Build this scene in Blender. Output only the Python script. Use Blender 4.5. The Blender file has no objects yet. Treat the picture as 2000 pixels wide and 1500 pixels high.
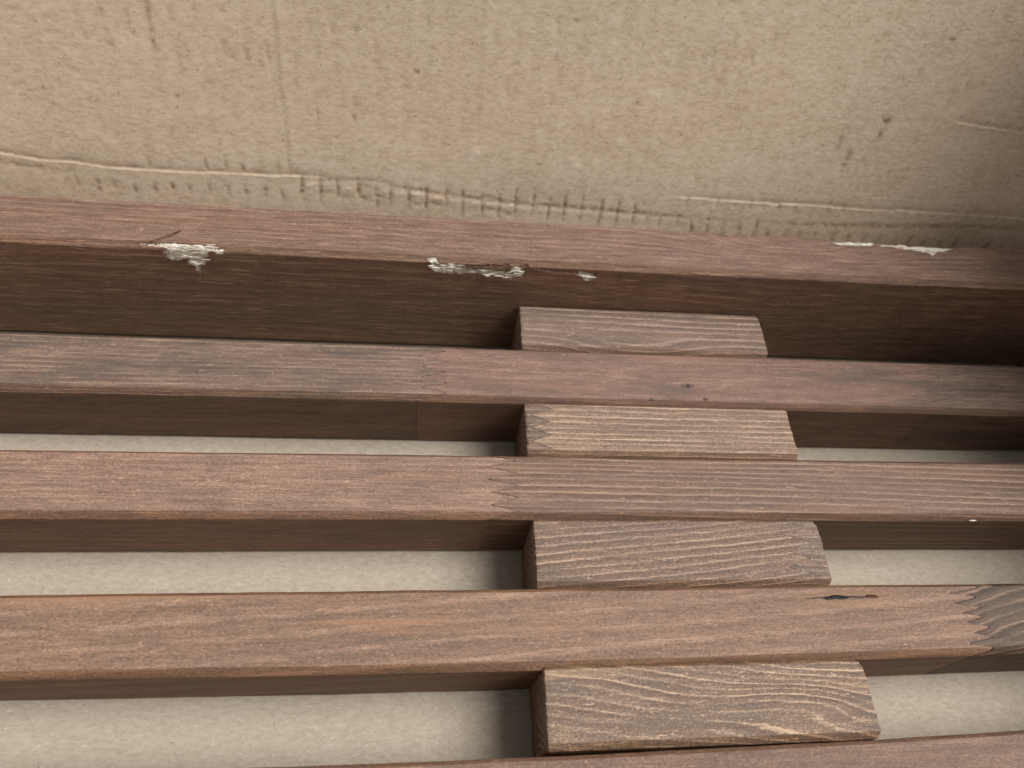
import bpy, math, random
import numpy as np
from mathutils import Matrix, Vector
random.seed(4); rng = np.random.RandomState(7)
SC = bpy.context.scene; COL = SC.collection
S = 0.2                                   # one working unit = 0.2 m (the height of the lens over the slat tops)

# ------------------------------------------------------------------ camera
PITCH, YAW, ROLL, FPX = math.radians(33.7347), math.radians(-12.7969), math.radians(12.2284), 1437.98
def cam_axes():
    cp, sp = math.cos(PITCH), math.sin(PITCH)
    r, f, u = Vector((1,0,0)), Vector((0,sp,-cp)), Vector((0,cp,sp))
    rz = Matrix.Rotation(YAW, 3, 'Z'); r, f, u = rz@r, rz@f, rz@u
    c, s = math.cos(ROLL), math.sin(ROLL)
    return c*r+s*u, -s*r+c*u, f
CR, CU, CF = cam_axes()
cam_d = bpy.data.cameras.new('camera'); cam = bpy.data.objects.new('camera', cam_d); COL.objects.link(cam)
cam.matrix_world = Matrix(((CR.x,CU.x,-CF.x,0),(CR.y,CU.y,-CF.y,0),(CR.z,CU.z,-CF.z,S),(0,0,0,1)))
cam_d.sensor_width = 36; cam_d.lens = FPX/2000*36; cam_d.clip_start = 0.01; cam_d.clip_end = 50
cam_d.dof.use_dof = True; cam_d.dof.focus_distance = 0.212; cam_d.dof.aperture_fstop = 14
SC.camera = cam

# ------------------------------------------------------------------ light: soft daylight from the upper right
SUN = Vector((0.90, -0.03, 1.48)).normalized()
w = bpy.data.worlds.new("World"); SC.world = w; w.use_nodes = True
nt = w.node_tree; bg = nt.nodes['Background']
sky = nt.nodes.new('ShaderNodeTexSky'); sky.sky_type = 'NISHITA'; sky.sun_disc = False
sky.sun_elevation = math.asin(SUN.z); sky.sun_rotation = math.atan2(SUN.x, SUN.y)
sky.air_density = 1.0; sky.dust_density = 3.0; sky.ozone_density = 1.0
hs = nt.nodes.new('ShaderNodeHueSaturation'); hs.inputs['Saturation'].default_value = 0.12
nt.links.new(sky.outputs[0], hs.inputs['Color']); nt.links.new(hs.outputs[0], bg.inputs['Color'])
bg.inputs['Strength'].default_value = 0.10
sd = bpy.data.lights.new('sun', 'SUN'); sd.energy = 3.15; sd.angle = math.radians(33); sd.color = (1.0, 0.97, 0.93)
so = bpy.data.objects.new('sun', sd); COL.objects.link(so); so.rotation_euler = SUN.to_track_quat('Z', 'Y').to_euler()
SC.view_settings.view_transform = 'Standard'; SC.view_settings.look = 'None'
SC.view_settings.exposure = 0.0; SC.view_settings.gamma = 1.0

# ------------------------------------------------------------------ helpers: points
def ray(px, py):
    return CF + CR*((px-1000)/FPX) - CU*((py-750)/FPX)
def on_z(px, py, z=0.0):                  # point of a horizontal plane (working units)
    d = ray(px, py); t = (z-1)/d.z; return (d.x*t, d.y*t, z)
def on_y(px, py, y):                      # point of an upright plane facing the lens
    d = ray(px, py); t = y/d.y; return (d.x*t, y, 1+d.z*t)

# ------------------------------------------------------------------ helpers: noise on arrays
def vnoise(x, y, seed=0):
    x = np.asarray(x, float); y = np.asarray(y, float)*np.ones_like(x)
    xi = np.floor(x).astype(np.int64); yi = np.floor(y).astype(np.int64); fx = x-xi; fy = y-yi
    fx = fx*fx*(3-2*fx); fy = fy*fy*(3-2*fy)
    def h(a, b):
        n = (a*374761393 + b*668265263 + seed*982451653) & 0x7fffffff
        n = ((n ^ (n >> 13))*1274126177) & 0x7fffffff
        return ((n ^ (n >> 16)) & 0xffff)/65535.0
    return ((h(xi,yi)*(1-fx)+h(xi+1,yi)*fx)*(1-fy) + (h(xi,yi+1)*(1-fx)+h(xi+1,yi+1)*fx)*fy)*2-1
def fbm(x, y, seed=0, o=3):
    r = 0
    for k in range(o): r = r + vnoise(np.asarray(x)*2**k, np.asarray(y)*2**k, seed+k*17)/2**k
    return r/1.75
def sstep(a, b, x):
    t = np.clip((x-a)/(b-a), 0, 1); return t*t*(3-2*t)

# ------------------------------------------------------------------ helpers: objects
def link(name, me, mat, parent=None, loc=(0,0,0)):
    o = bpy.data.objects.new(name, me); COL.objects.link(o); o.location = loc
    if mat: me.materials.append(mat)
    if parent: o.parent = parent
    return o
def empty(name, parent=None, loc=(0,0,0)):
    o = bpy.data.objects.new(name, None); COL.objects.link(o); o.location = loc; o.empty_display_size = 0.01
    if parent: o.parent = parent
    return o
def mesh(name, V, F, smooth=True, attrs=None):
    me = bpy.data.meshes.new(name); me.from_pydata([tuple(p) for p in V], [], [tuple(f) for f in F]); me.validate()
    me.polygons.foreach_set('use_smooth', [smooth]*len(me.polygons))
    for k, a in (attrs or {}).items():
        at = me.attributes.new(k, 'FLOAT', 'POINT'); at.data.foreach_set('value', np.asarray(a, np.float32))
    me.update(); return me
def grid_faces(n, m, wrap=False):         # n columns by m rows, index = i*m+j
    i = np.arange(n-1)[:,None]; j = np.arange(m if wrap else m-1)[None,:]; j2 = (j+1) % m
    return np.stack([i*m+j, (i+1)*m+j, (i+1)*m+j2, i*m+j2], -1).reshape(-1, 4)

# ------------------------------------------------------------------ helpers: material graph
class G:
    def __init__(s, name):
        s.m = bpy.data.materials.new(name); s.m.use_nodes = True; s.t = s.m.node_tree; s.n = s.t.nodes
        s.b = s.n['Principled BSDF']; s.tc = s.n.new('ShaderNodeTexCoord').outputs['Object']
    def L(s, src, dst):
        if hasattr(src, 'links') or isinstance(src, bpy.types.NodeSocket): s.t.links.new(src, dst)
        else: dst.default_value = src
    def math(s, op, a, b=0.0, c=None, clamp=False):
        n = s.n.new('ShaderNodeMath'); n.operation = op; n.use_clamp = clamp
        s.L(a, n.inputs[0]); s.L(b, n.inputs[1])
        if c is not None: s.L(c, n.inputs[2])
        return n.outputs[0]
    def vec(s, v, mul=(1,1,1), add=(0,0,0)):
        n = s.n.new('ShaderNodeVectorMath'); n.operation = 'MULTIPLY_ADD'
        s.L(v, n.inputs[0]); n.inputs[1].default_value = mul; n.inputs[2].default_value = add; return n.outputs[0]
    def noise(s, v, mul, add=(0,0,0), detail=2.0, rough=0.5, dist=0.0):
        n = s.n.new('ShaderNodeTexNoise'); n.inputs['Scale'].default_value = 1; n.inputs['Detail'].default_value = detail
        n.inputs['Roughness'].default_value = rough; n.inputs['Distortion'].default_value = dist
        s.L(s.vec(v, mul, add), n.inputs['Vector']); return n.outputs['Fac']
    def step(s, x, a, b, lo=0.0, hi=1.0):
        n = s.n.new('ShaderNodeMapRange'); n.interpolation_type = 'SMOOTHSTEP'
        s.L(x, n.inputs['Value']); n.inputs['From Min'].default_value = a; n.inputs['From Max'].default_value = b
        n.inputs['To Min'].default_value = lo; n.inputs['To Max'].default_value = hi; return n.outputs[0]
    def mix(s, f, a, b, mode='MIX'):
        n = s.n.new('ShaderNodeMix'); n.data_type = 'RGBA'; n.blend_type = mode; n.clamp_factor = True
        for src, d in ((f, n.inputs[0]), (a, n.inputs[6]), (b, n.inputs[7])):
            if isinstance(src, tuple): src = (*src, 1.0) if len(src) == 3 else src
            s.L(src, d)
        return n.outputs[2]
    def ramp(s, f, stops, interp='LINEAR'):
        n = s.n.new('ShaderNodeValToRGB'); n.color_ramp.interpolation = interp; s.L(f, n.inputs[0]); e = n.color_ramp.elements
        while len(e) < len(stops): e.new(0.5)
        for q, (p, c) in zip(e, stops): q.position = p; q.color = (c, c, c, 1) if isinstance(c, float) else (*c, 1)
        return n.outputs[0]
    def sep(s, v):
        n = s.n.new('ShaderNodeSeparateXYZ'); s.L(v, n.inputs[0]); return n.outputs
    def attr(s, name):
        n = s.n.new('ShaderNodeAttribute'); n.attribute_name = name; return n.outputs['Fac']
    def bump(s, h, dist, strength=1.0, normal=None):
        n = s.n.new('ShaderNodeBump'); s.L(h, n.inputs['Height']); n.inputs['Distance'].default_value = dist
        n.inputs['Strength'].default_value = strength
        if normal is not None: s.L(normal, n.inputs['Normal'])
        return n.outputs[0]

def wood(name, dark, mid, light, ring=600, ring_k=0.5, warp=0.8, wx=9, tilt=0.0, fibre=0.5, patch=(0.10,0.085,0.08), patch_k=0.3,
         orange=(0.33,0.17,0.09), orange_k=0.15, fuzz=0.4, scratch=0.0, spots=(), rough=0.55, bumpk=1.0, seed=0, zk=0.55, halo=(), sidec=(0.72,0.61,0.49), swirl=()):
    g = G(name); r = random.Random(seed); off = (r.uniform(-3,3), r.uniform(-3,3), r.uniform(-3,3))
    P = g.vec(g.tc, (1,1,1), off); x, y, z = g.sep(g.tc)
    lowx = g.noise(P, (wx, 55, 55), detail=1.5, rough=0.5)
    t = g.math('ADD', y, g.math('MULTIPLY', z, zk)); t = g.math('MULTIPLY', t, ring)
    t = g.math('ADD', t, g.math('MULTIPLY', g.math('SUBTRACT', lowx, 0.5), warp*6))
    t = g.math('ADD', t, g.math('MULTIPLY', x, tilt))
    t = g.math('ADD', t, g.math('MULTIPLY', g.noise(P, (170, 600, 600), detail=3, rough=0.6), 0.42))
    for (sx, sy, rx_, ry_, amt) in swirl:  # grain bending round a knot or towards a branch
        dx = g.math('DIVIDE', g.math('SUBTRACT', x, sx), rx_); dy = g.math('DIVIDE', g.math('SUBTRACT', y, sy), ry_)
        q = g.math('ADD', g.math('MULTIPLY', dx, dx), g.math('MULTIPLY', dy, dy))
        t = g.math('MULTIPLY_ADD', g.math('DIVIDE', 1.0, g.math('ADD', 1.0, g.math('MULTIPLY', q, q))), amt, t)
    fr = g.math('FRACT', t)
    rg = g.ramp(fr, [(0.0, 0.50), (0.30, 0.30), (0.58, 0.22), (0.72, 0.78), (0.86, 1.0), (0.94, 0.42), (1.0, 0.50)])
    # each year ring has its own strength
    yr = g.n.new('ShaderNodeTexWhiteNoise'); yr.noise_dimensions = '1D'; g.L(g.math('FLOOR', t), yr.inputs['W'])
    rg = g.math('MULTIPLY', g.math('SUBTRACT', rg, 0.45), g.math('MULTIPLY_ADD', yr.outputs['Value'], 0.85, 0.55))
    rg = g.math('MULTIPLY', rg, g.step(g.noise(P, (30, 120, 120), (5,5,5)), 0.3, 0.65, 0.35, 1.15))
    fb = g.noise(P, (130, 2100, 2100), detail=3, rough=0.66)
    fb2 = g.noise(P, (48, 850, 850), (9,2,1), detail=4, rough=0.66)
    fz = g.noise(P, (1300, 2100, 2100), (1,1,4), detail=3, rough=0.7, dist=0.8)
    f = g.math('MULTIPLY_ADD', rg, ring_k, 0.5)
    f = g.math('MULTIPLY_ADD', g.math('SUBTRACT', fb, 0.5), fibre*1.3, f)
    f = g.math('MULTIPLY_ADD', g.math('SUBTRACT', fb2, 0.5), fibre*1.25, f)
    f = g.math('MULTIPLY_ADD', g.math('SUBTRACT', fz, 0.5), fuzz*2.3, f)
    c = g.ramp(f, [(0.08, dark), (0.5, mid), (0.92, light)])
    pn = g.noise(P, (26, 150, 150), (7,3,2), detail=5, rough=0.68)
    c = g.mix(g.math('MULTIPLY', g.step(pn, 0.42, 0.70), patch_k), c, patch)
    on = g.noise(P, (10, 210, 210), (2,8,6), detail=3, rough=0.55)
    c = g.mix(g.math('MULTIPLY', g.step(on, 0.56, 0.72), orange_k), c, orange)
    # small darker pores
    po = g.noise(P, (260, 1900, 1900), (3,3,3), detail=1)
    c = g.mix(g.step(po, 0.70, 0.80, 0, 0.55), c, tuple(q*0.45 for q in dark))
    # pale torn fibres and hairs
    ha = g.noise(P, (420, 1500, 1500), (8,8,1), detail=2, dist=1.6)
    c = g.mix(g.step(ha, 0.655, 0.72, 0, 0.5), c, tuple(min(1, q*1.5) for q in light))
    h = g.math('ADD', g.math('MULTIPLY', fb, 0.6), g.math('MULTIPLY', rg, 0.9*ring_k)); h = g.math('MULTIPLY_ADD', fz, 0.9, h)
    if scratch:
        sc = g.noise(P, (70, 1500, 1500), (4,1,9), detail=2, rough=0.5)
        k = g.math('MULTIPLY', g.step(sc, 0.63, 0.68, 0, scratch), g.attr('side')); c = g.mix(k, c, tuple(min(1, q*1.25) for q in light)); h = g.math('MULTIPLY_ADD', k, 0.8, h)
    for (sx, sy, rx, ry, col, kk) in list(spots)+list(halo):
        dx = g.math('DIVIDE', g.math('SUBTRACT', x, sx), rx); dy = g.math('DIVIDE', g.math('SUBTRACT', y, sy), ry)
        d = g.math('SQRT', g.math('ADD', g.math('MULTIPLY', dx, dx), g.math('MULTIPLY', dy, dy)))
        d = g.math('ADD', d, g.math('MULTIPLY', g.math('SUBTRACT', fb2, 0.5), 0.8))
        k = g.step(d, 1.0, 0.55, 0, kk) if False else g.math('SUBTRACT', 1.0, g.step(d, 0.5, 1.05)); k = g.math('MULTIPLY', k, kk)
        c = g.mix(k, c, col)
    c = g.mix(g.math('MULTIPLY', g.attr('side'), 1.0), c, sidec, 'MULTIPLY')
    c = g.mix(g.attr('glue'), c, (0.03,0.02,0.016))
    ba = g.attr('bare')
    bc = g.ramp(g.noise(P, (160, 1500, 1500), (1,6,1), detail=4, rough=0.7), [(0.26, (0.36,0.25,0.14)), (0.38, (0.74,0.66,0.50)), (0.52, (0.88,0.84,0.74))])
    c = g.mix(ba, c, bc)
    g.L(c, g.b.inputs['Base Color'])
    g.L(g.math('MULTIPLY_ADD', fz, 0.25, rough-0.1), g.b.inputs['Roughness']); g.b.inputs['Specular IOR Level'].default_value = 0.35
    g.L(g.bump(h, 0.00030*bumpk, 0.8), g.b.inputs['Normal'])
    return g.m

def cardboard(name, lo, base, hi, green=(0.50,0.43,0.31), streak=0.5, stain=(0.25,0.155,0.08), seed=1):
    g = G(name); r = random.Random(seed); off = (r.uniform(-3,3), r.uniform(-3,3), r.uniform(-3,3))
    P = g.vec(g.tc, (1,1,1), off)
    a = g.noise(P, (420, 900, 900), detail=4, rough=0.7, dist=0.4)
    b = g.noise(P, (110, 330, 330), (3,1,2), detail=4, rough=0.62)
    m = g.noise(P, (22, 60, 60), (1,7,2), detail=3, rough=0.6)
    f = g.math('MULTIPLY_ADD', g.math('SUBTRACT', a, 0.5), 1.25, 0.5)
    f = g.math('MULTIPLY_ADD', g.math('SUBTRACT', b, 0.5), 0.9*streak, f)
    f = g.math('MULTIPLY_ADD', g.math('SUBTRACT', m, 0.5), 0.28, f)
    c = g.ramp(f, [(0.15, lo), (0.5, base), (0.85, hi)])
    big = g.noise(P, (6, 9, 9), (4,4,4), detail=2)
    c = g.mix(g.step(big, 0.4, 0.68, 0, 0.12), c, green)
    # short fibres: pale and dark flecks lying in two directions
    flk = 0.6 if seed == 8 else 1.0
    for k, (mul, ad, th, col, kk) in enumerate([((520,1500,1500),(2,2,7),0.69,(0.80,0.76,0.66),0.55),((1500,700,700),(6,1,3),0.71,(0.74,0.70,0.60),0.45),
                                  ((600,1700,1700),(5,9,1),0.70,(0.16,0.11,0.07),0.5),((1100,520,520),(8,8,8),0.735,(0.12,0.08,0.06),0.55)]):
        n = g.noise(P, mul, ad, detail=1, dist=0.8); c = g.mix(g.step(n, th, th+0.05, 0, kk*flk), c, col)
    wv = g.attr('wear')
    c = g.mix(g.math('MULTIPLY', wv, g.step(b, 0.25, 0.6, 0.45, 1.0)), c, stain)
    hl = g.attr('pale'); c = g.mix(hl, c, tuple(min(1, q*1.12) for q in hi))
    g.L(c, g.b.inputs['Base Color']); g.b.inputs['Roughness'].default_value = 0.85; g.b.inputs['Specular IOR Level'].default_value = 0.2
    h = g.math('MULTIPLY_ADD', b, 0.8, a); g.L(g.bump(h, 0.00010, 0.6), g.b.inputs['Normal'])
    return g.m

# ------------------------------------------------------------------ the cardboard box
H = 0.1342                                # slat depth in working units
FLOOR = -H - 0.008
box = empty('cardboard_box', None, (0.02, 0.04, FLOOR*S))
box['label'] = 'open brown cardboard box with creased back wall, the slatted wooden panel lying inside'; box['category'] = 'box'
BO = Vector(box.location)
M_card = cardboard('wall_cardboard', (0.455,0.340,0.227), (0.635,0.500,0.364), (0.745,0.620,0.487), streak=0.5, seed=3)
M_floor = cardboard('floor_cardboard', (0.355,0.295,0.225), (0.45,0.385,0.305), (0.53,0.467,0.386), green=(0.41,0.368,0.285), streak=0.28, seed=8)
M_edge = cardboard('edge_cardboard', (0.12,0.09,0.06), (0.25,0.19,0.12), (0.40,0.32,0.22), seed=5)

def panel_mesh(name, U, W, P0, eu, ew, en, hgt, wear, pale, th=0.0032):
    """relief sheet: U along eu, W along ew, height along en; closed behind with a flat back th metres deep"""
    n, m = len(U), len(W); P0, eu, ew, en = map(np.array, (P0, eu, ew, en))
    V = (P0[None,None] + U[:,None,None]*eu + W[None,:,None]*ew + hgt[...,None]*en).reshape(-1,3)
    F = grid_faces(n, m)
    bi = [i*m for i in range(n)] + [(n-1)*m+j for j in range(1,m)] + [i*m+m-1 for i in range(n-2,-1,-1)] + [j for j in range(m-2,0,-1)]
    bi = np.array(bi); uu = U[bi//m]; ww = W[bi % m]
    B = P0[None] + uu[:,None]*eu + ww[:,None]*ew - th*en
    nb = len(bi); base = n*m; V = np.vstack([V, B]); k = np.arange(nb); k2 = (k+1) % nb
    F2 = np.stack([bi[k], base+k, base+k2, bi[k2]], -1)[:, ::-1]
    c = [base, base+n-1, base+n+m-2, base+2*n+m-3]
    F = np.vstack([F, F2, [c[::-1]]])
    me = bpy.data.meshes.new(name); nv, nf = len(V), len(F)
    me.vertices.add(nv); me.vertices.foreach_set('co', (V-np.array(BO)).astype(np.float32).ravel())
    me.loops.add(nf*4); me.loops.foreach_set('vertex_index', F.astype(np.int32).ravel())
    me.polygons.add(nf); me.polygons.foreach_set('loop_start', np.arange(0, nf*4, 4, dtype=np.int32)); me.polygons.foreach_set('loop_total', np.full(nf, 4, np.int32))
    sm = np.zeros(nf, bool); sm[:(n-1)*(m-1)] = True; me.polygons.foreach_set('use_smooth', sm)
    for nm, A in (('wear', wear), ('pale', pale)):
        a = me.attributes.new(nm, 'FLOAT', 'POINT'); d = np.zeros(nv, np.float32); d[:n*m] = A.ravel(); a.data.foreach_set('value', d)
    me.update(calc_edges=True); me.validate(); return me

# back wall: leans outwards by 20 degrees
LEAN = math.radians(20); Y0 = 0.945
wu, ww_, wn = (1,0,0), (0, math.sin(LEAN), math.cos(LEAN)), (0, -math.cos(LEAN), math.sin(LEAN))
def wall_uw(px, py):                      # photograph direction -> metres along and up the wall
    d = ray(px, py); n = Vector(wn); t = (Vector((0, Y0, FLOOR)) - Vector((0,0,1))).dot(n)/d.dot(n)
    p = Vector((0,0,1)) + d*t - Vector((0, Y0, FLOOR)); return p.x*S, p.dot(Vector(ww_))*S
def spaced(a, b, s): return np.linspace(a, b, max(2, int(round((b-a)/s))+1))
U = np.concatenate([spaced(-0.2408,-0.160,0.003)[:-1], spaced(-0.160,0.2588,0.00042)])
W = np.concatenate([spaced(0.0,0.028,0.002)[:-1], spaced(0.028,0.155,0.00042)[:-1], spaced(0.155,0.22,0.003)])
UU, WW = np.meshgrid(U, W, indexing='ij')
HG = 0.0009*fbm(UU*11, WW*14, 5) + 0.00006*fbm(UU*130, WW*130, 9) + 0.000025*np.sin(UU*2*np.pi/0.0071)
WEAR = np.zeros_like(HG); PALE = np.zeros_like(HG)
def near(pts, reach):
    """signed distance and progress along a polyline, evaluated only near it"""
    P = np.array(pts); u0, w0 = P.min(0)-reach; u1, w1 = P.max(0)+reach
    i0, i1 = np.searchsorted(U, [u0, u1]); j0, j1 = np.searchsorted(W, [w0, w1]); sl = (slice(i0,i1), slice(j0,j1))
    uu, vv = UU[sl], WW[sl]; best = np.full(uu.shape, 9.0); side = np.zeros(uu.shape); prog = np.zeros(uu.shape)
    L = np.r_[0, np.cumsum(np.hypot(*np.diff(P, axis=0).T))]
    for k in range(len(P)-1):
        d = P[k+1]-P[k]; l = np.hypot(*d) + 1e-12; e = d/l
        t = np.clip((uu-P[k,0])*e[0]+(vv-P[k,1])*e[1], 0, l)
        dx = uu-(P[k,0]+t*e[0]); dy = vv-(P[k,1]+t*e[1]); r = np.hypot(dx, dy); q = r < best
        best = np.where(q, r, best); side = np.where(q, np.sign(e[0]*(vv-P[k,1])-e[1]*(uu-P[k,0])), side); prog = np.where(q, (L[k]+t)/L[-1], prog)
    return sl, best, side, prog
def groove(px, width, depth, wear=0.0, pale=0.0, taper=True):
    pts = [wall_uw(*p) for p in px]; sl, r, sd_, pr = near(pts, width*3.5)
    if r.size == 0: return
    e = np.sin(np.clip(pr, 0, 1)*np.pi)**0.6 if taper else 1.0
    k = np.exp(-(r/width)**2)*e; brk = np.clip(0.75+0.6*vnoise(UU[sl]*900, WW[sl]*900, 3), 0.2, 1.2)
    HG[sl] -= depth*(0.30 if max(p[1] for p in px) > 330 or width > 0.00099 else 0.22)*k*brk; WEAR[sl] = np.maximum(WEAR[sl], wear*k*brk); PALE[sl] = np.maximum(PALE[sl], pale*k*brk)
def fold(px, run, drop, lip=0.0003, pale=0.5, dark=0.0):
    """a crushed fold: the sheet steps back just above the line and eases out below it"""
    pts = [wall_uw(*p) for p in px]; sl, r, sd_, pr = near(pts, run)
    e = sstep(0, 0.12, pr)*sstep(1, 0.88, pr); n = 0.8+0.4*vnoise(UU[sl]*220, WW[sl]*40, 8)
    up = np.where(sd_ > 0, 1, 0)
    HG[sl] += e*n*(np.where(up, -drop*np.exp(-(r/(run*0.22))**1.3), drop*0.12*np.exp(-(r/(run*0.3))**2)) + lip*np.exp(-(r/0.0006)**2))
    PALE[sl] = np.maximum(PALE[sl], 0.62*pale*e*np.clip(0.75+0.9*vnoise(UU[sl]*150, WW[sl]*30, 18), 0, 1.2)*np.exp(-((r)/0.00045)**2)*(1-up))
    WEAR[sl] = np.maximum(WEAR[sl], dark*e*n*np.exp(-((r-0.0006)/0.0008)**2)*up)
# the crushed fold line along the bottom of the wall
fold([(-80,288),(0,298),(80,312),(140,315),(200,325),(300,332),(450,339),(590,345),(660,348)], 0.007, 0.0005, 0.00006, 0.48, 0.4)
groove([(560,347),(640,352),(735,354),(790,368),(870,382),(1000,398),(1135,408),(1280,420),(1440,432)], 0.0009, 0.0008, 0.6)
groove([(600,356),(735,362),(790,376),(870,391),(1000,406),(1135,417),(1280,429),(1400,437)], 0.0012, -0.0003, 0, 0.25)
fold([(1290,383),(1375,388),(1440,394),(1520,399),(1600,403),(1680,410),(1760,413),(1850,418),(1940,422),(2060,432)], 0.007, 0.0005, 0.00010, 0.65, 0.2)
groove([(1480,436),(1600,441),(1760,443),(1900,443),(2050,450)], 0.0011, 0.0009, 0.7)
fold([(1860,238),(1930,250),(2000,259),(2100,272)], 0.006, 0.0008, 0.0002, 0.45, 0.3)
groove([(-60,306),(40,322),(110,333),(150,336)], 0.0012, 0.0006, 0.35)
# upright crease lines in the sheet
for P_, dp in (([(528,-40),(540,60),(548,160),(560,240),(568,345)], 0.0007), ([(945,-40),(944,60),(940,180),(935,300)], 0.0004)):
    pts = [wall_uw(*p) for p in P_]; sl, r, sd_, pr = near(pts, 0.012)
    HG[sl] += dp*0.18*sd_*np.exp(-(r/0.0035)**1.5)*sstep(0, 0.0009, r)*sstep(0,0.1,pr)*sstep(1,0.9,pr)
# flute marks: short brown ticks across the crushed strip
def flute_tick(x, y0, y1, wdt, dep, wr):
    wr = min(1, wr*1.55)
    a = wall_uw(x, y0); b = wall_uw(x, y1); j = random.uniform(-3,3)
    t = (x-812)/1900.0
    groove([(x - t*(y0-y0) + j, y0), (x - t*(y1-y0) + j*1.2 + random.uniform(-2,2), y1)], wdt, dep, wr)
x = 150.0
while x < 590:                            # below the first fold
    yl = 327 + (x-200)*0.052; flute_tick(x, yl+20+random.uniform(-4,8), yl+46+random.uniform(-6,4), 0.0008, 0.0007, random.uniform(.25,.6))
    if x > 260 and random.random() < .8: flute_tick(x-8, yl-30+random.uniform(-10,10), yl-2, 0.0007, 0.0005, random.uniform(.2,.5))
    x += 36.5
x = 590.0
while x < 1010:                           # crushed cells
    yl = 345 + (x-590)*0.105
    flute_tick(x, yl-6+random.uniform(-6,4), yl+44+random.uniform(-8,6), 0.00075, 0.0008, random.uniform(.55,.85))
    if random.random() < .35: groove([(x+3, yl+3+random.uniform(-2,5)), (x+31, yl+5+random.uniform(-3,5))], 0.0008, 0.0006, random.uniform(.35,.6))
    if random.random() < .6: groove([(x+4, yl+14+random.uniform(-2,5)), (x+30, yl+16+random.uniform(-3,5))], 0.0009, -0.0005, 0, random.uniform(.3,.6))
    if random.random() < .7: groove([(x+3, yl+28+random.uniform(-2,8)), (x+31, yl+30+random.uniform(-3,5))], 0.001, 0.0006, random.uniform(.3,.5))
    x += 35.0
x = 1010.0
while x < 1262:
    yl = 400 + (x-1010)*0.08; flute_tick(x, yl-30+random.uniform(-8,6), yl+32+random.uniform(-10,6), 0.0007, 0.0008, random.uniform(.45,.75)); x += 33.0
x = 1262.0
while x < 1480:
    yl = 420 + (x-1262)*0.07; flute_tick(x, yl-8+random.uniform(-4,6), yl+16+random.uniform(-6,6), 0.0008, 0.0006, random.uniform(.25,.5)); x += 31.0
x = 1345.0
while x < 1960:                           # along the upper right ridge, and the strip under it
    yl = 392 + (x-1345)*0.055; flute_tick(x, yl-9, yl+12, 0.0009, 0.0007, random.uniform(.12,.4))
    flute_tick(x+8, yl+46, yl+72, 0.0011, 0.0008, random.uniform(.25,.5)); x += 30.5
for i in range(90):                       # faint flute dashes all over the sheet
    px = 40 + 36*random.randint(0, 52) + random.uniform(-4,4); py = random.uniform(0, 320); l = random.uniform(8, 30)
    flute_tick(px, py, py+l, 0.0008, 0.00025, random.uniform(.06,.22))
for px, py, l, k in [(193,0,40,.45),(205,45,55,.35),(243,5,60,.3),(283,-20,65,.8),(293,42,60,.7),(303,90,18,.4),(330,10,35,.4),(345,95,60,.2),(375,2,20,.35),
                     (432,75,30,.35),(452,95,30,.3),(478,85,45,.4),(520,85,40,.4),(505,100,40,.3),(692,45,30,.35),(690,180,40,.3),(727,55,100,.25),(727,110,40,.35),
                     (690,220,20,.5),(655,120,35,.2),(985,150,40,.25),(1085,30,50,.15),(1465,100,35,.2),(165,60,20,.3),(215,60,50,.25),(600,30,40,.2),(640,15,60,.18)]:
    groove([(px, py), (px+l*0.16, py+l)], 0.0009, 0.0005, k)
# punctures and scuffs near the right side
groove([(1722,234),(1731,240),(1741,233)], 0.0011, 0.0016, 1.0); groove([(1731,238),(1728,252),(1720,262),(1711,281)], 0.0010, 0.0010, 0.8)
groove([(1643,247),(1652,252),(1663,260)], 0.0012, 0.0005, 0.4); groove([(1652,252),(1641,276),(1628,300)], 0.0011, 0.0006, 0.45)
groove([(1662,293),(1651,318),(1640,338)], 0.0010, 0.0011, 0.85); groove([(1742,330),(1730,352)], 0.001, 0.0005, 0.3)
groove([(1895,155),(1886,175)], 0.001, 0.0005, 0.35); groove([(1925,160),(1918,172)], 0.001, 0.0004, 0.3); groove([(1775,325),(1770,340)], 0.001, 0.0004, 0.25)
for px, py in [(1861,77),(1966,32),(1432,0),(345,186),(814,140),(1125,40),(1052,320),(20,15),(436,20),(1128,243)]:
    groove([(px-3,py-1),(px+3,py+1)], 0.0006, 0.0003, 0.9, taper=False)
for px, py in [(1125,322),(1118,310),(935,295),(925,300),(215,275),(1306,106),(1278,183),(1216,275)]:
    groove([(px-5,py),(px+5,py+1)], 0.0012, -0.0003, 0, 0.6, taper=False)
P0 = (0, Y0*S, FLOOR*S)
link('back_panel', panel_mesh('back_panel', U, W, P0, wu, ww_, wn, HG, np.clip(WEAR,0,1), np.clip(PALE,0,1)), M_card, box)
# bottom
U2 = spaced(-0.2408, 0.2588, 0.003); W2 = spaced(-0.10, Y0*S, 0.003); A, B = np.meshgrid(U2, W2, indexing='ij'); Z0 = np.zeros_like(A)
link('bottom_panel', panel_mesh('bottom_panel', U2, W2, (0,0,FLOOR*S), (1,0,0), (0,1,0), (0,0,1), 0.00012*fbm(A*40, B*40, 3), Z0, Z0), M_floor, box)
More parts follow.
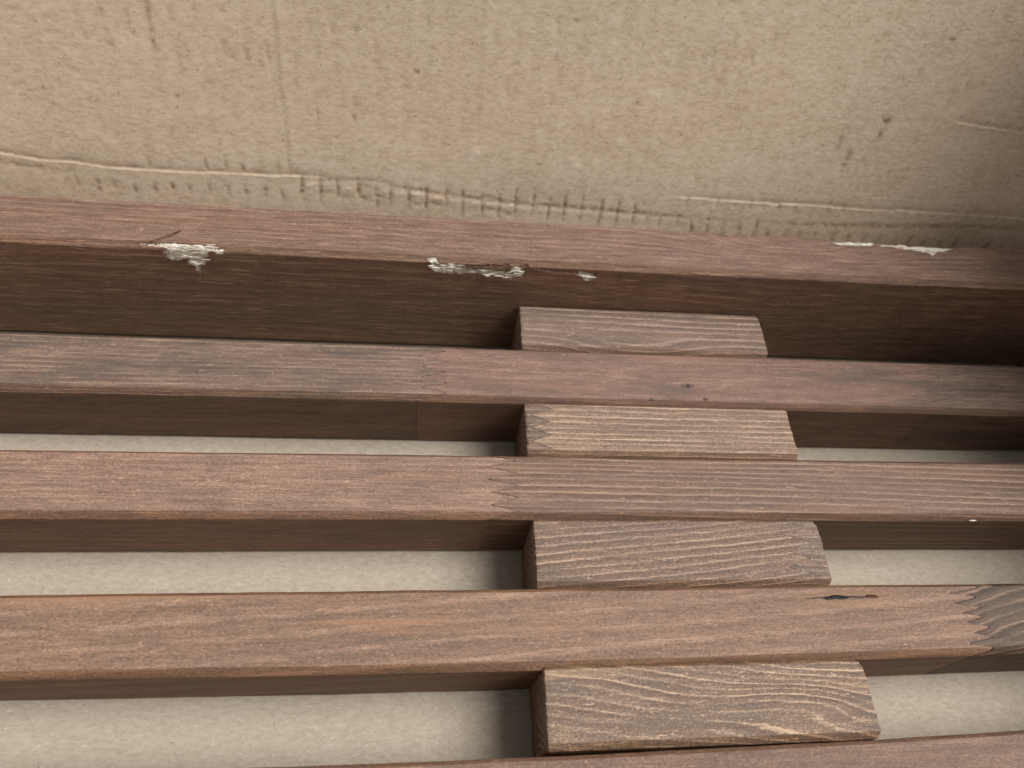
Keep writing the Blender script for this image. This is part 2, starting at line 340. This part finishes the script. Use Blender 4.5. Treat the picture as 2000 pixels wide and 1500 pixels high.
# right-hand end wall, unseen, its profile raised in the corner to shade the right side
def prism(name, prof, a, b, axis):        # outline in two axes, thickness along the third (working units)
    n = len(prof); V = []
    for q in (a, b):
        for p in prof: V.append((Vector((q, p[0], p[1])) if axis == 'x' else Vector((p[0], q, p[1])))*S - BO)
    F = [tuple(range(n))[::-1], tuple(range(n, 2*n))] + [(k, (k+1) % n, n+(k+1) % n, n+k) for k in range(n)]
    return mesh(name, V, F, False)
XE = 1.295
link('end_panel', prism('end_panel', [(-0.5,FLOOR),(0.94,FLOOR),(1.32,0.94),(0.80,0.88),(0.42,0.34),(-0.5,0.30)], XE, XE+0.016, 'x'), M_card, box)
link('end_panel', prism('end_panel', [(-0.5,FLOOR),(0.94,FLOOR),(1.20,0.62),(-0.5,0.45)], -1.22, -1.204, 'x'), M_card, box)
link('front_panel', prism('front_panel', [(-1.204,FLOOR),(1.295,FLOOR),(1.295,0.32),(-1.204,0.45)], -0.516, -0.50, 'y'), M_card, box)

# ------------------------------------------------------------------ the slatted panel
panel = empty('slatted_panel', None, (0.02, 0.1, -H*S)); PO = Vector(panel.location)
panel['label'] = 'brown stained wooden slatted panel with spacer blocks between its slats, lying in cardboard box'; panel['category'] = 'wooden panel'
YF = [0.8207, 0.6187, 0.4183, 0.2110, 0.006]; YB = [0.9179, 0.7235, 0.5210, 0.3138, 0.1075]; SL = [-0.0013,-0.0011,0.0015,0.0038,0.0065]
Z1 = 0.1045

def zig(teeth, amp, jit, seed, shape='tri'):
    """finger joint: offset along the slat as a function of the place across it (0..1); tips alternate"""
    r = random.Random(seed); n = teeth*2; off = [(amp if k % 2 else 0) + r.uniform(-jit, jit) for k in range(n+1)]
    pos = [k/n + (r.uniform(-.12,.12)/n if 0 < k < n else 0) for k in range(n+1)]
    return lambda v: float(np.interp(v, pos, off))
ZERO = lambda v: 0.0

def piece(name, x0, x1, yf, yb, zt, zb, mat, parent, za=ZERO, zb_=ZERO, slope=0.0, bow=None, chf=0.0098, step=0.004, ntop=40, nside=6,
          endcut=(False, False), seed=0, damage=None, rough_end=0.0, corner=(0,0), glue_k=1.0, nch=4, wob=0.0006, chb=0.0055):
    """one length of timber in working units: section with eased arrises swept along x, ends cut to a finger profile"""
    sec = []                              # (y, z, v, role) going up the front, over the top, down the back
    for k in range(nside): sec.append((yf, zb+(zt-chf-zb)*k/nside))
    pa, pb = (0, 0.07, 0.5, 0.88), (1, 0.86, 0.45, 0.06)
    for q in np.linspace(0, 3, nch): sec.append((yf+chf*float(np.interp(q, range(4), pa)), zt-chf*float(np.interp(q, range(4), pb))))
    for k in range(ntop+1): sec.append((yf+chf+(yb-yf-chf-chb)*k/ntop, zt))
    for a, b in ((0.88,0.06), (0.5,0.45), (0.07,0.86), (0,1)): sec.append((yb-chb*a, zt-chb*b))
    top0 = nside+nch
    sec.append((yb, zb))
    for k in range(ntop, -1, -1): sec.append((yf+chf+(yb-yf-chf-chb)*k/ntop, zb))
    sy = np.array([q[0] for q in sec]); sz = np.array([s[1] for s in sec]); v = (sy-yf)/(yb-yf)
    n = max(3, int((x1-x0)/step)+1); T = np.linspace(0, 1, n); m = len(sec)
    EA = np.array([za(q) for q in v]); EB = np.array([zb_(q) for q in v])
    # rough saw cut: ends wander a little
    if rough_end:
        nz = rough_end*(fbm(sy*150+seed, sz*12, seed+2) + 0.5*fbm(sy*35+seed, sz*20, seed+4)); EA = EA+(nz if endcut[0] else 0); EB = EB+(np.roll(nz, 5) if endcut[1] else 0)
    if endcut[1]: EB = EB - corner[0]*np.exp(-(1-v)/0.07) - corner[1]*np.exp(-v/0.07)
    cols, insets = list(T), [0.0]*n
    e = 0.0035/(x1-x0)
    if endcut[0]: cols = [0, e*0.3, e] + [t for t in cols if t > e*1.5]; insets = [0.0028, 0.0008, 0]+[0]*(len(cols)-3)
    if endcut[1]: cols = [t for t in cols if t < 1-e*1.5] + [1-e, 1-e*0.3, 1]; insets = insets[:len(cols)-3]; insets += [0]*(len(cols)-3-len(insets)); insets += [0, 0.0008, 0.0028]
    gl = 0.0011/(x1-x0)
    if zb_ is not ZERO and not endcut[1]: cols = cols[:-1] + [1-2*gl, 1-gl, 1]; insets = insets[:-1]+[0,0,0]
    if za is not ZERO and not endcut[0]: cols = [0, gl] + cols[1:]; insets = [0,0]+insets[1:]
    T = np.array(cols); IN = np.array(insets); n = len(T)
    X = (x0+EA)[None]*(1-T[:,None]) + (x1+EB)[None]*T[:,None]
    yc, zc = (yf+yb)/2, zb
    Y = np.repeat(sy[None], n, 0); Z = np.repeat(sz[None], n, 0)
    Y = Y + np.sign(yc-Y)*IN[:,None]*(np.abs(Y-yc) > (yb-yf)*0.46); Z = Z - IN[:,None]*(Z > zt-chf*0.6)
    edgef = np.exp(-((sy-yf)/0.012)**2); edgeb = np.exp(-((sy-yb)/0.012)**2)
    if wob:                                # timber is never dead straight, its arrises least of all
        Y = Y + wob*fbm(X*9, 0*X+seed*3.1, seed)*1.0 + wob*0.55*edgef*fbm(X*60, Z*20, seed+5) + wob*0.5*edgeb*fbm(X*55, Z*20, seed+9)
        Z = Z + (wob*0.7*(edgef+edgeb)*fbm(X*80, 0*X, seed+7) + wob*0.25*fbm(X*14, Y*30, seed+3))*(Z > zt-chf*1.5)
    Y = Y + slope*X + (bow(X, v[None]) if bow else 0)
    bare = np.zeros_like(X)
    if damage is not None: X, Y, Z, bare = damage(X, Y, Z, sec, edgef)
    V = np.stack([X, Y, Z], -1).reshape(-1, 3)*S - np.array(PO)
    F = [tuple(f) for f in grid_faces(n, m, wrap=True)]
    nb = len(F); bot = m-1                # underside index of top point 0 is m-1, of point k is m-1-k
    for base, rev in ((0, True), ((n-1)*m, False)):
        caps = [tuple(base+j for j in range(0, top0+1)) + (base+bot,)]
        for k in range(ntop): caps.append((base+top0+k, base+top0+k+1, base+bot-k-1, base+bot-k))
        caps.append(tuple(base+j for j in range(top0+ntop, m-ntop)))
        F += [c[::-1] if rev else c for c in caps]
    sv = np.where((sz < zt-chf*0.9) | (np.arange(m) >= m-ntop-2), 1.0, np.where(sz < zt-chf*0.03, 0.85, 0.0)); side = np.repeat(sv[None], n, 0)  # side faces browner; on the chamfer the tint paints in shade
    glue = np.zeros_like(side)
    if zb_ is not ZERO: glue[-1] = 0.75*glue_k; glue[-2] = 0.5*glue_k
    if za is not ZERO: glue[0] = 0.6*glue_k
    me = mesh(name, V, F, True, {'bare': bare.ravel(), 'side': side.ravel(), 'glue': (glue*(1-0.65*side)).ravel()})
    if len(me.polygons) == len(F): me.polygons.foreach_set('use_smooth', [True]*nb+[False]*(len(F)-nb))
    try: me.set_sharp_from_angle(angle=math.radians(22))
    except Exception: pass
    return link(name, me, mat, parent)

def loc2(px, py, z=0.0):                   # metres in panel space, for knots in the material
    p = on_z(px, py, z); return p[0]*S-PO.x, p[1]*S-PO.y
# stained timber: (dark, mid, light)
K = dict
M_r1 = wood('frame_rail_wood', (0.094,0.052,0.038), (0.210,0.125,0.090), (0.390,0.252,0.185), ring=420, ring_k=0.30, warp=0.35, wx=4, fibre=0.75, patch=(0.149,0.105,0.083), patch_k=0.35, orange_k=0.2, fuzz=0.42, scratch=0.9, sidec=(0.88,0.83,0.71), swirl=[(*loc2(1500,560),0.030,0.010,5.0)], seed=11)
M_r2a = wood('grey_slat_wood', (0.082,0.052,0.041), (0.198,0.133,0.101), (0.417,0.290,0.212), ring=520, ring_k=0.35, zk=1.4, warp=0.5, wx=6, fibre=0.6, patch=(0.087,0.070,0.062), patch_k=0.7, orange=(0.309,0.191,0.126), orange_k=0.6, fuzz=0.35, seed=12)
kx1, ky1 = loc2(1342,754); kx2, ky2 = loc2(1378,780); kx3, ky3 = loc2(1272,780)
M_r2b = wood('reddish_slat_wood', (0.106,0.060,0.046), (0.240,0.145,0.109), (0.408,0.261,0.199), ring=260, ring_k=0.22, warp=0.7, wx=5, fibre=0.55, patch=(0.115,0.086,0.071), patch_k=0.7, orange=(0.293,0.160,0.107), orange_k=0.4, fuzz=0.38, swirl=[(kx1,ky1,0.012,0.0022,1.6)], seed=21,
             spots=[(kx1,ky1,0.0035,0.0014,(0.075,0.055,0.05),0.6),(kx1+.0003,ky1,0.0009,0.0006,(0.02,0.018,0.02),1.0),(kx2,ky2,0.0012,0.0007,(0.04,0.025,0.02),0.9),(kx3,ky3,0.0010,0.0006,(0.04,0.028,0.025),0.8)])
M_r3a = wood('pink_slat_wood', (0.122,0.072,0.054), (0.275,0.171,0.125), (0.489,0.320,0.233), ring=480, ring_k=0.16, warp=0.35, wx=5, fibre=0.62, patch=(0.140,0.103,0.082), patch_k=0.5, orange=(0.344,0.203,0.124), orange_k=0.5, fuzz=0.55, seed=31)
M_r3b = wood('lined_slat_wood', (0.085,0.051,0.037), (0.209,0.133,0.097), (0.407,0.273,0.196), ring=430, ring_k=0.75, warp=0.55, wx=4, tilt=8, fibre=0.45, patch=(0.139,0.099,0.075), patch_k=0.35, orange_k=0.25, fuzz=0.45, seed=32)
rx, ry = loc2(1660,1167)
M_r4a = wood('warm_slat_wood', (0.118,0.069,0.047), (0.261,0.161,0.111), (0.443,0.281,0.196), ring=185, ring_k=0.42, warp=0.22, wx=3, tilt=-13, fibre=0.42, patch=(0.128,0.091,0.070), patch_k=0.4, orange=(0.379,0.209,0.120), orange_k=0.7, fuzz=0.65, seed=41,
             halo=[(rx,ry,0.021,0.0024,(0.34,0.20,0.10),0.4),(rx,ry,0.013,0.0008,(0.10,0.07,0.07),0.5)])
M_r4b = wood('dark_figured_slat_wood', (0.045,0.031,0.023), (0.130,0.088,0.064), (0.288,0.193,0.134), ring=380, ring_k=1.15, warp=0.9, wx=12, tilt=-80, fibre=0.3, patch=(0.089,0.064,0.053), patch_k=0.4, fuzz=0.4, seed=42)
M_r5 = wood('near_slat_wood', (0.102,0.060,0.043), (0.217,0.136,0.098), (0.390,0.254,0.181), ring=330, ring_k=0.25, warp=0.4, wx=4, fibre=0.5, patch=(0.129,0.094,0.074), patch_k=0.3, orange_k=0.3, fuzz=0.62, seed=51)
M_b1 = wood('block_wood_soft_lines', (0.100,0.065,0.048), (0.223,0.150,0.111), (0.505,0.355,0.266), ring=400, ring_k=0.75, warp=0.5, wx=7, tilt=12, fibre=0.45, patch=(0.138,0.104,0.089), patch_k=0.5, orange_k=0.3, fuzz=0.42, swirl=[(*loc2(1240,680),0.02,0.005,1.4)], seed=61)
M_b2 = wood('block_wood_straight_lines', (0.113,0.074,0.050), (0.271,0.184,0.131), (0.604,0.428,0.303), ring=520, ring_k=0.6, warp=0.35, wx=5, tilt=6, fibre=0.5, patch=(0.139,0.108,0.093), patch_k=0.4, orange=(0.370,0.242,0.149), orange_k=0.4, fuzz=0.5, seed=62)
M_b2e = wood('block_wood_end_piece', (0.090,0.059,0.046), (0.213,0.146,0.108), (0.523,0.371,0.261), ring=520, ring_k=0.5, warp=0.3, fibre=0.5, patch_k=0.4, fuzz=0.3, seed=63)
M_b3 = wood('block_wood_slanting_lines', (0.087,0.057,0.042), (0.216,0.142,0.101), (0.513,0.356,0.255), ring=450, ring_k=0.58, warp=0.5, wx=7, tilt=-48, fibre=0.42, patch=(0.119,0.095,0.083), patch_k=0.5, orange=(0.337,0.211,0.135), orange_k=0.4, fuzz=0.6, seed=64)
M_b3e = wood('block_wood_grey_end', (0.085,0.057,0.045), (0.212,0.146,0.108), (0.504,0.362,0.273), ring=520, ring_k=0.4, warp=0.5, wx=7, tilt=40, fibre=0.42, patch=(0.119,0.095,0.083), patch_k=0.5, orange=(0.337,0.211,0.135), orange_k=0.4, fuzz=0.6, seed=65)
M_b4 = wood('block_wood_wavy_lines', (0.100,0.066,0.047), (0.227,0.153,0.108), (0.628,0.442,0.301), ring=400, ring_k=0.6, warp=0.75, wx=15, tilt=60, fibre=0.42, patch=(0.129,0.103,0.084), patch_k=0.45, orange=(0.436,0.301,0.182), orange_k=0.5, fuzz=0.62, swirl=[(*loc2(1560,1370),0.016,0.005,-2.0)], seed=66)
g = G('torn_pale_wood'); cc = g.ramp(g.noise(g.tc, (200, 1800, 1800), detail=4, rough=0.7), [(0.25,(0.50,0.38,0.24)),(0.38,(0.80,0.74,0.61)),(0.55,(0.90,0.87,0.79))])
g.L(cc, g.b.inputs['Base Color']); g.b.inputs['Roughness'].default_value = 0.7; M_torn = g.m
g = G('dark_resin'); rx0 = loc2(1574,1168)[0]; rx1 = loc2(1736,1165)[0]; n_ = g.noise(g.tc, (500, 900, 900), detail=2)
q_ = g.math('DIVIDE', g.math('SUBTRACT', g.sep(g.tc)[0], rx0), rx1-rx0); q_ = g.math('MULTIPLY_ADD', g.math('SUBTRACT', n_, 0.5), 0.12, q_)
g.L(g.ramp(q_, [(0.0,(0.10,0.07,0.06)),(0.20,(0.07,0.055,0.055)),(0.23,(0.004,0.004,0.007)),(0.50,(0.005,0.004,0.006)),(0.54,(0.09,0.06,0.05)),(0.68,(0.07,0.045,0.04)),(0.73,(0.055,0.012,0.004)),(0.86,(0.09,0.022,0.006)),(0.90,(0.25,0.16,0.10))]), g.b.inputs['Base Color']); g.b.inputs['Roughness'].default_value = 0.35; g.b.inputs['Specular IOR Level'].default_value = 0.08
g.L(g.bump(g.noise(g.tc, (900,1100,1100), detail=2), 0.00015, 1.0), g.b.inputs['Normal']); M_resin = g.m
g = G('bark_splinter'); g.L(g.ramp(g.noise(g.tc, (300,900,900)), [(0.3,(0.05,0.025,0.012)),(0.7,(0.17,0.085,0.04))]), g.b.inputs['Base Color']); g.b.inputs['Roughness'].default_value = 0.6; M_bark = g.m

# --- splinters -------------------------------------------------------
def sliver(V, F, p, d, nrm, length, wid, thick, curl=0.0, segs=6):
    d = Vector(d).normalized(); n = Vector(nrm).normalized(); s = d.cross(n).normalized(); b = len(V); p = Vector(p)
    for k in range(segs+1):
        t = k/segs; ww = wid*math.sin(math.pi*min(max(t, 0.04), 0.97))**0.7*(1+random.uniform(-.2,.2)); c = p + d*length*t + n*curl*length*t*t + s*random.uniform(-.15,.15)*wid
        for q in (-1, 1): V.append(c+s*ww*q/2)
        V.append(c+n*thick*(1 if 0 < k < segs else .2))
    for k in range(segs):
        a = b+3*k
        for i, j in ((0,2),(2,1),(1,0)): F.append((a+i, a+3+i, a+3+j, a+j))
    F.append((b, b+1, b+2)); F.append((b+3*segs+2, b+3*segs+1, b+3*segs))
def slivers(name, items, mat, parent, label=None):
    V, F = [], []
    for it in items: sliver(V, F, *it)
    V = [(v*S - PO) for v in V]
    o = link(name, mesh(name, V, F, False), mat, parent)
    if label: o['label'] = label
    return o

# --- the taller frame rail at the back with its knocked edge ---------
def inside(poly, x, y):
    r = np.zeros(x.shape, bool); n = len(poly)
    for k in range(n):
        (xa, ya), (xb, yb_) = poly[k], poly[(k+1) % n]
        c = ((ya > y) != (yb_ > y)) & (x < (xb-xa)*(y-ya)/((yb_-ya) or 1e-12)+xa); r ^= c
    return r
FY = YF[0]
def face_poly(pts): return [(on_y(px, py, FY)[0], on_y(px, py, FY)[2]) for px, py in pts]
def top_poly(pts): return [(on_z(px, py, Z1)[0], on_z(px, py, Z1)[1]) for px, py in pts]
TEAR = [face_poly(q) for q in (
    [(256,478),(300,474),(326,469),(350,464),(376,469),(398,474),(422,481),(412,486),(420,489),(404,494),(410,500),(396,504),(402,514),(390,520),(393,534),(384,526),(380,516),(368,512),(372,506),(352,503),(340,508),(322,500),(334,496),(316,493),(330,489),(312,486),(292,482),(262,480)],
    [(424,484),(440,487),(436,494),(420,496)],
    [(838,500),(850,502),(858,514),(900,520),(912,525),(960,528),(1004,535),(1010,541),(1000,543),(960,537),(930,531),(902,534),(868,532),(848,528),(844,516),(836,510)],
    [(1000,520),(1018,524),(1024,536),(1010,534),(1000,530)],
    [(1128,532),(1142,535),(1158,538),(1160,547),(1146,548),(1134,541)])]
TEARTOP = [top_poly(q) for q in ([(1606,450),(1616,470),(1640,478),(1680,480),(1700,482),(1714,474),(1706,450)],
    [(1706,455),(1720,479),(1750,483),(1776,487),(1800,490),(1816,494),(1826,501),(1832,492),(1846,491),(1862,486),(1885,483),(1880,460)])]
BRUISE = [face_poly(q) for q in ([(826,505),(1030,520),(1028,530),(1000,526),(920,522),(850,514)], [(1040,524),(1160,530),(1168,540),(1120,536),(1060,530)])]
def rail_damage(X, Y, Z, sec, edgef):
    wx = X + 0.004*fbm(X*90, Z*260, 31); wz = Z + 0.0035*fbm(X*130, Z*90, 32)
    m = np.zeros(X.shape, bool); front = Y < FY+0.012
    for q in TEAR: m |= inside(q, wx, wz)
    m &= front & (Z < Z1-0.0030+0.0035*fbm(X*110, Z*10, 37))
    br = np.zeros(X.shape, bool)
    for q in BRUISE: br |= inside(q, wx, wz)
    br &= front & ~m & (Z < Z1-0.009+0.004*fbm(X*60, Z*10, 38))
    mt = np.zeros(X.shape, bool); wy = Y + 0.003*fbm(X*70, Y*50, 41)
    for q in TEARTOP: mt |= inside(q, X+0.004*fbm(X*60, Y*200, 43), wy)
    mt &= (Z > Z1-0.008) & (Y > FY+0.05)
    dd = np.clip((Z1-Z)/0.014, 0.35, 1)
    Y = Y + m*dd*(0.0042+0.004*fbm(X*120, Z*500, 33)) + br*(0.0022+0.002*fbm(X*50, Z*300, 34)); Z = Z - (m & (Z > Z1-0.006))*0.0012
    Z = Z - mt*(0.0075+0.003*fbm(X*60, Y*400, 35))
    return X, Y, Z, np.where(m, np.clip(1.0+0.9*fbm(X*55, Z*260, 36), 0.12, 1), 0)+mt*1.0
r1 = empty('frame_rail', panel); r1['label'] = 'taller back rail with pale splintered dents along its edge'
def bow1(X, v): return 0.0006*np.sin(X*2.5)
piece('timber', -1.10, 1.29, YF[0], YB[0], Z1, -0.1295, M_r1, r1, slope=SL[0], bow=bow1, step=0.0021, ntop=44, nside=95, nch=16, damage=rail_damage, seed=1, wob=0.0008)
piece('unseen_end_rail', 1.24, 1.29, -0.42, YF[0]-0.001, Z1, FLOOR+0.0005, M_r1, panel, step=0.01, ntop=10, seed=4)  # unseen rail, inferred from the dark right end and added to shade it
def tear_items(n, x0, x1, z0, z1, ang=0.3):
    it = []
    for k in range(n):
        x = random.uniform(x0, x1); z = z0+(z1-z0)*(x-x0)/(x1-x0)+random.uniform(-0.008, 0.008)
        it.append(((x, FY+random.uniform(-0.003,0.001), z), (random.choice((-1,1)), random.uniform(-0.10,0.02), random.uniform(-ang,ang)*0.5), (0,-0.6,random.uniform(.3,1.0)),
                   random.uniform(0.004,0.022), random.uniform(0.0007,0.0026), random.uniform(0.0003,0.0010), random.uniform(-.05,.25)))
    return it
def px_face(px, py): p = on_y(px, py, FY); return p[0], p[2]
a, b = px_face(322,480), px_face(408,486); slivers('torn_wood', tear_items(46, a[0], b[0], a[1], b[1], 0.6), M_torn, r1, 'largest pale splintered patch on the left of the rail edge')
a, b = px_face(352,500), px_face(396,512); it = tear_items(9, a[0], b[0], a[1], b[1], 0.9)
slivers('torn_wood', it, M_torn, r1)
a, b = px_face(842,514), px_face(900,524); it = tear_items(14, a[0], b[0], a[1], b[1]); a, b = px_face(905,526), px_face(1006,538); it += tear_items(11, a[0], b[0], a[1], b[1], 0.12)
a, b = px_face(1000,528), px_face(1018,530); it += tear_items(6, a[0], b[0], a[1], b[1], 0.9)
slivers('torn_wood', it, M_torn, r1, 'long pale gouge with lifted fibres in the middle of the rail edge')
a, b = px_face(1132,537), px_face(1156,543); slivers('torn_wood', tear_items(8, a[0], b[0], a[1], b[1]), M_torn, r1, 'small pale chip right of the long gouge')
it = []
for k in range(16):
    px = random.uniform(1640,1850); p = on_z(px, 470+(px-1640)*0.085+random.uniform(-2,2), Z1)
    it.append(((p[0], p[1], Z1-0.003), (random.choice((-1,1)), random.uniform(-.10,.05), random.uniform(0,.08)), (0,0,1), random.uniform(.01,.035), random.uniform(.001,.004), 0.001, 0.02))
slivers('torn_wood', it, M_torn, r1, 'pale strip torn off the far edge at the right')
# dark curved sliver standing proud of the top
it = []
pts = [(288,474),(305,468),(322,461),(340,456),(356,453)]
p0, p1 = on_z(*pts[0], Z1), on_z(*pts[-1], Z1)
it.append((p0, (p1[0]-p0[0], p1[1]-p0[1], 0.002), (0,0,1), math.dist(p0[:2], p1[:2]), 0.0042, 0.0022, 0.02, 12))
slivers('splinter', it, M_bark, r1, 'dark curved splinter lifted from the rail top')

# --- slats -----------------------------------------------------------
def xt(px, py): return on_z(px, py, 0)[0]
def slat(k, joints, mats, names_label, teeth=5, amp=0.045, bow=None, dirs=None, jit=0.004, x0=-1.10, x1=1.234, seeds=(0,0,0)):
    e = empty('slat', panel); e['label'] = names_label
    xs = [x0]+joints+[x1]
    for i in range(len(xs)-1):
        za = ZERO if i == 0 else zig(teeth, amp, jit, 100*k+i-1)
        zb_ = ZERO if i == len(xs)-2 else (lambda f: (lambda v: f(v)-0.0011))(zig(teeth, amp, jit, 100*k+i))
        piece('timber', xs[i], xs[i+1], YF[k], YB[k], 0.0, -H, mats[i], e, za, zb_, slope=SL[k], bow=bow, seed=10*k+i, step=0.006)
    return e
s2 = slat(1, [xt(820,730), xt(1800,745)], [M_r2a, M_r2b, M_r2a], 'slat with a grey left end and small knots on its reddish middle', amp=0.046)
s3 = slat(2, [xt(955,950)], [M_r3a, M_r3b], 'slat with a clear finger joint between a pinkish and a darker lined length', amp=0.048)
s4 = slat(3, [xt(1880,1200)], [M_r4a, M_r4b], 'slat with a black resin pocket and a dark figured right end', teeth=7, amp=0.042, jit=0.010,
          bow=lambda X, v: -0.0042*np.clip(1-((X-0.12)/0.62)**2, -0.4, 1)*(1-v))
s5 = slat(4, [], [M_r5], 'nearest slat, cut off by the bottom of the photograph', bow=lambda X, v: -0.004*np.clip(1-((X-0.15)/0.5)**2, -1, 1))
s5.name = 'slat'
# resin pocket on the fourth slat
V, F = [], []; n = 44
for k in range(n+1):
    t = k/n; px = 1574+(1736-1574)*t; py = 1168.8-4.6*t+0.8*math.sin(t*31)
    wpx = 1.3*math.sin(math.pi*t)**0.5*random.uniform(.6,1.4)+0.4 + 1.9*math.exp(-((t-0.36)/0.13)**4)*random.uniform(.85,1.1) + 1.5*math.exp(-((t-0.80)/0.075)**4)
    for q, zz in ((-1, 0.0004), (-0.4, 0.0011), (0.35, 0.0008), (1, 0.0004)):
        p = on_z(px, py+q*wpx+random.uniform(-.5,.5), 0); V.append(Vector((p[0], p[1], zz+random.uniform(0,.0004)))*S-PO)
for k in range(n):
    for j in range(3): F.append((4*k+j, 4*k+j+1, 4*k+5+j, 4*k+4+j))
b0 = len(V)
for k in (0, n):
    for j in (0, 3): v = V[4*k+j].copy(); v.z -= 0.0012; V.append(v)
rp = link('resin_pocket', mesh('resin_pocket', V, F, True), M_resin, s4); rp['label'] = 'glossy black and amber resin pocket'
# pale chip at the front arris of the third slat
p = on_z(1893, 1013.5, -0.004); slivers('torn_wood', [((p[0], YF[2]+SL[2]*p[0]-0.0005, -0.006), (1,0,0.03), (0,-.6,.8), 0.013, 0.0022, 0.001, 0.0)], M_torn, s3, 'tiny pale chip near the right end')

# --- spacer blocks ---------------------------------------------------
XL = [0.1683, 0.1670, 0.1682, 0.1695]; XRb = [0.6104, 0.6116, 0.6089, 0.6178]; g_ = 0.0012
def block(k, mats, joint=None, lab='', teeth=4, amp=0.03, zt=0.0, seed=0, chf=0.009, chb=0.005, round_=(0.0, 0.0), glue_k=0.4):
    xm = (XL[k]+XRb[k])/2; sl = (SL[k]+SL[k+1])/2
    yb = YF[k]-g_; yf = YB[k+1]+g_
    a = [XL[k], XRb[k]] if joint is None else [XL[k], joint, XRb[k]]
    par = panel
    if len(a) == 3: par = empty('spacer_block', panel); par['label'] = lab
    for i in range(len(a)-1):
        za = ZERO if i == 0 else zig(teeth, amp, 0.006, 900+k)
        zb_ = ZERO if i == len(a)-2 else (lambda f: (lambda v: f(v)-0.0010))(zig(teeth, amp, 0.006, 900+k))
        o = piece('timber' if len(a) == 3 else 'spacer_block', a[i], a[i+1], yf, yb, zt, -H, mats[i], par, za, zb_, slope=sl, endcut=(i == 0, i == len(a)-2),
                  rough_end=0.0011, corner=round_, glue_k=glue_k, seed=70+k*3+i, step=0.006, chf=chf, chb=chb, nside=8)
        if len(a) == 2: o['label'] = lab
block(0, [M_b1], lab='spacer block against the taller back rail, soft pale lines', zt=-0.001, seed=1, round_=(0.006, 0.004))
block(1, [M_b2e, M_b2], joint=xt(1036,840), lab='spacer block with straight pale lines and finger joint at its left end', zt=0.0, teeth=4, amp=0.036)
block(2, [M_b3, M_b3e], joint=xt(1535,1080), teeth=4, amp=0.045, glue_k=0.1, lab='spacer block with slanting grain and a greyer toothed right end', zt=-0.0005, round_=(0.009, 0.002))
block(3, [M_b4], lab='nearest spacer block with strong wavy pale grain', zt=0.0, round_=(0.012, 0.003))
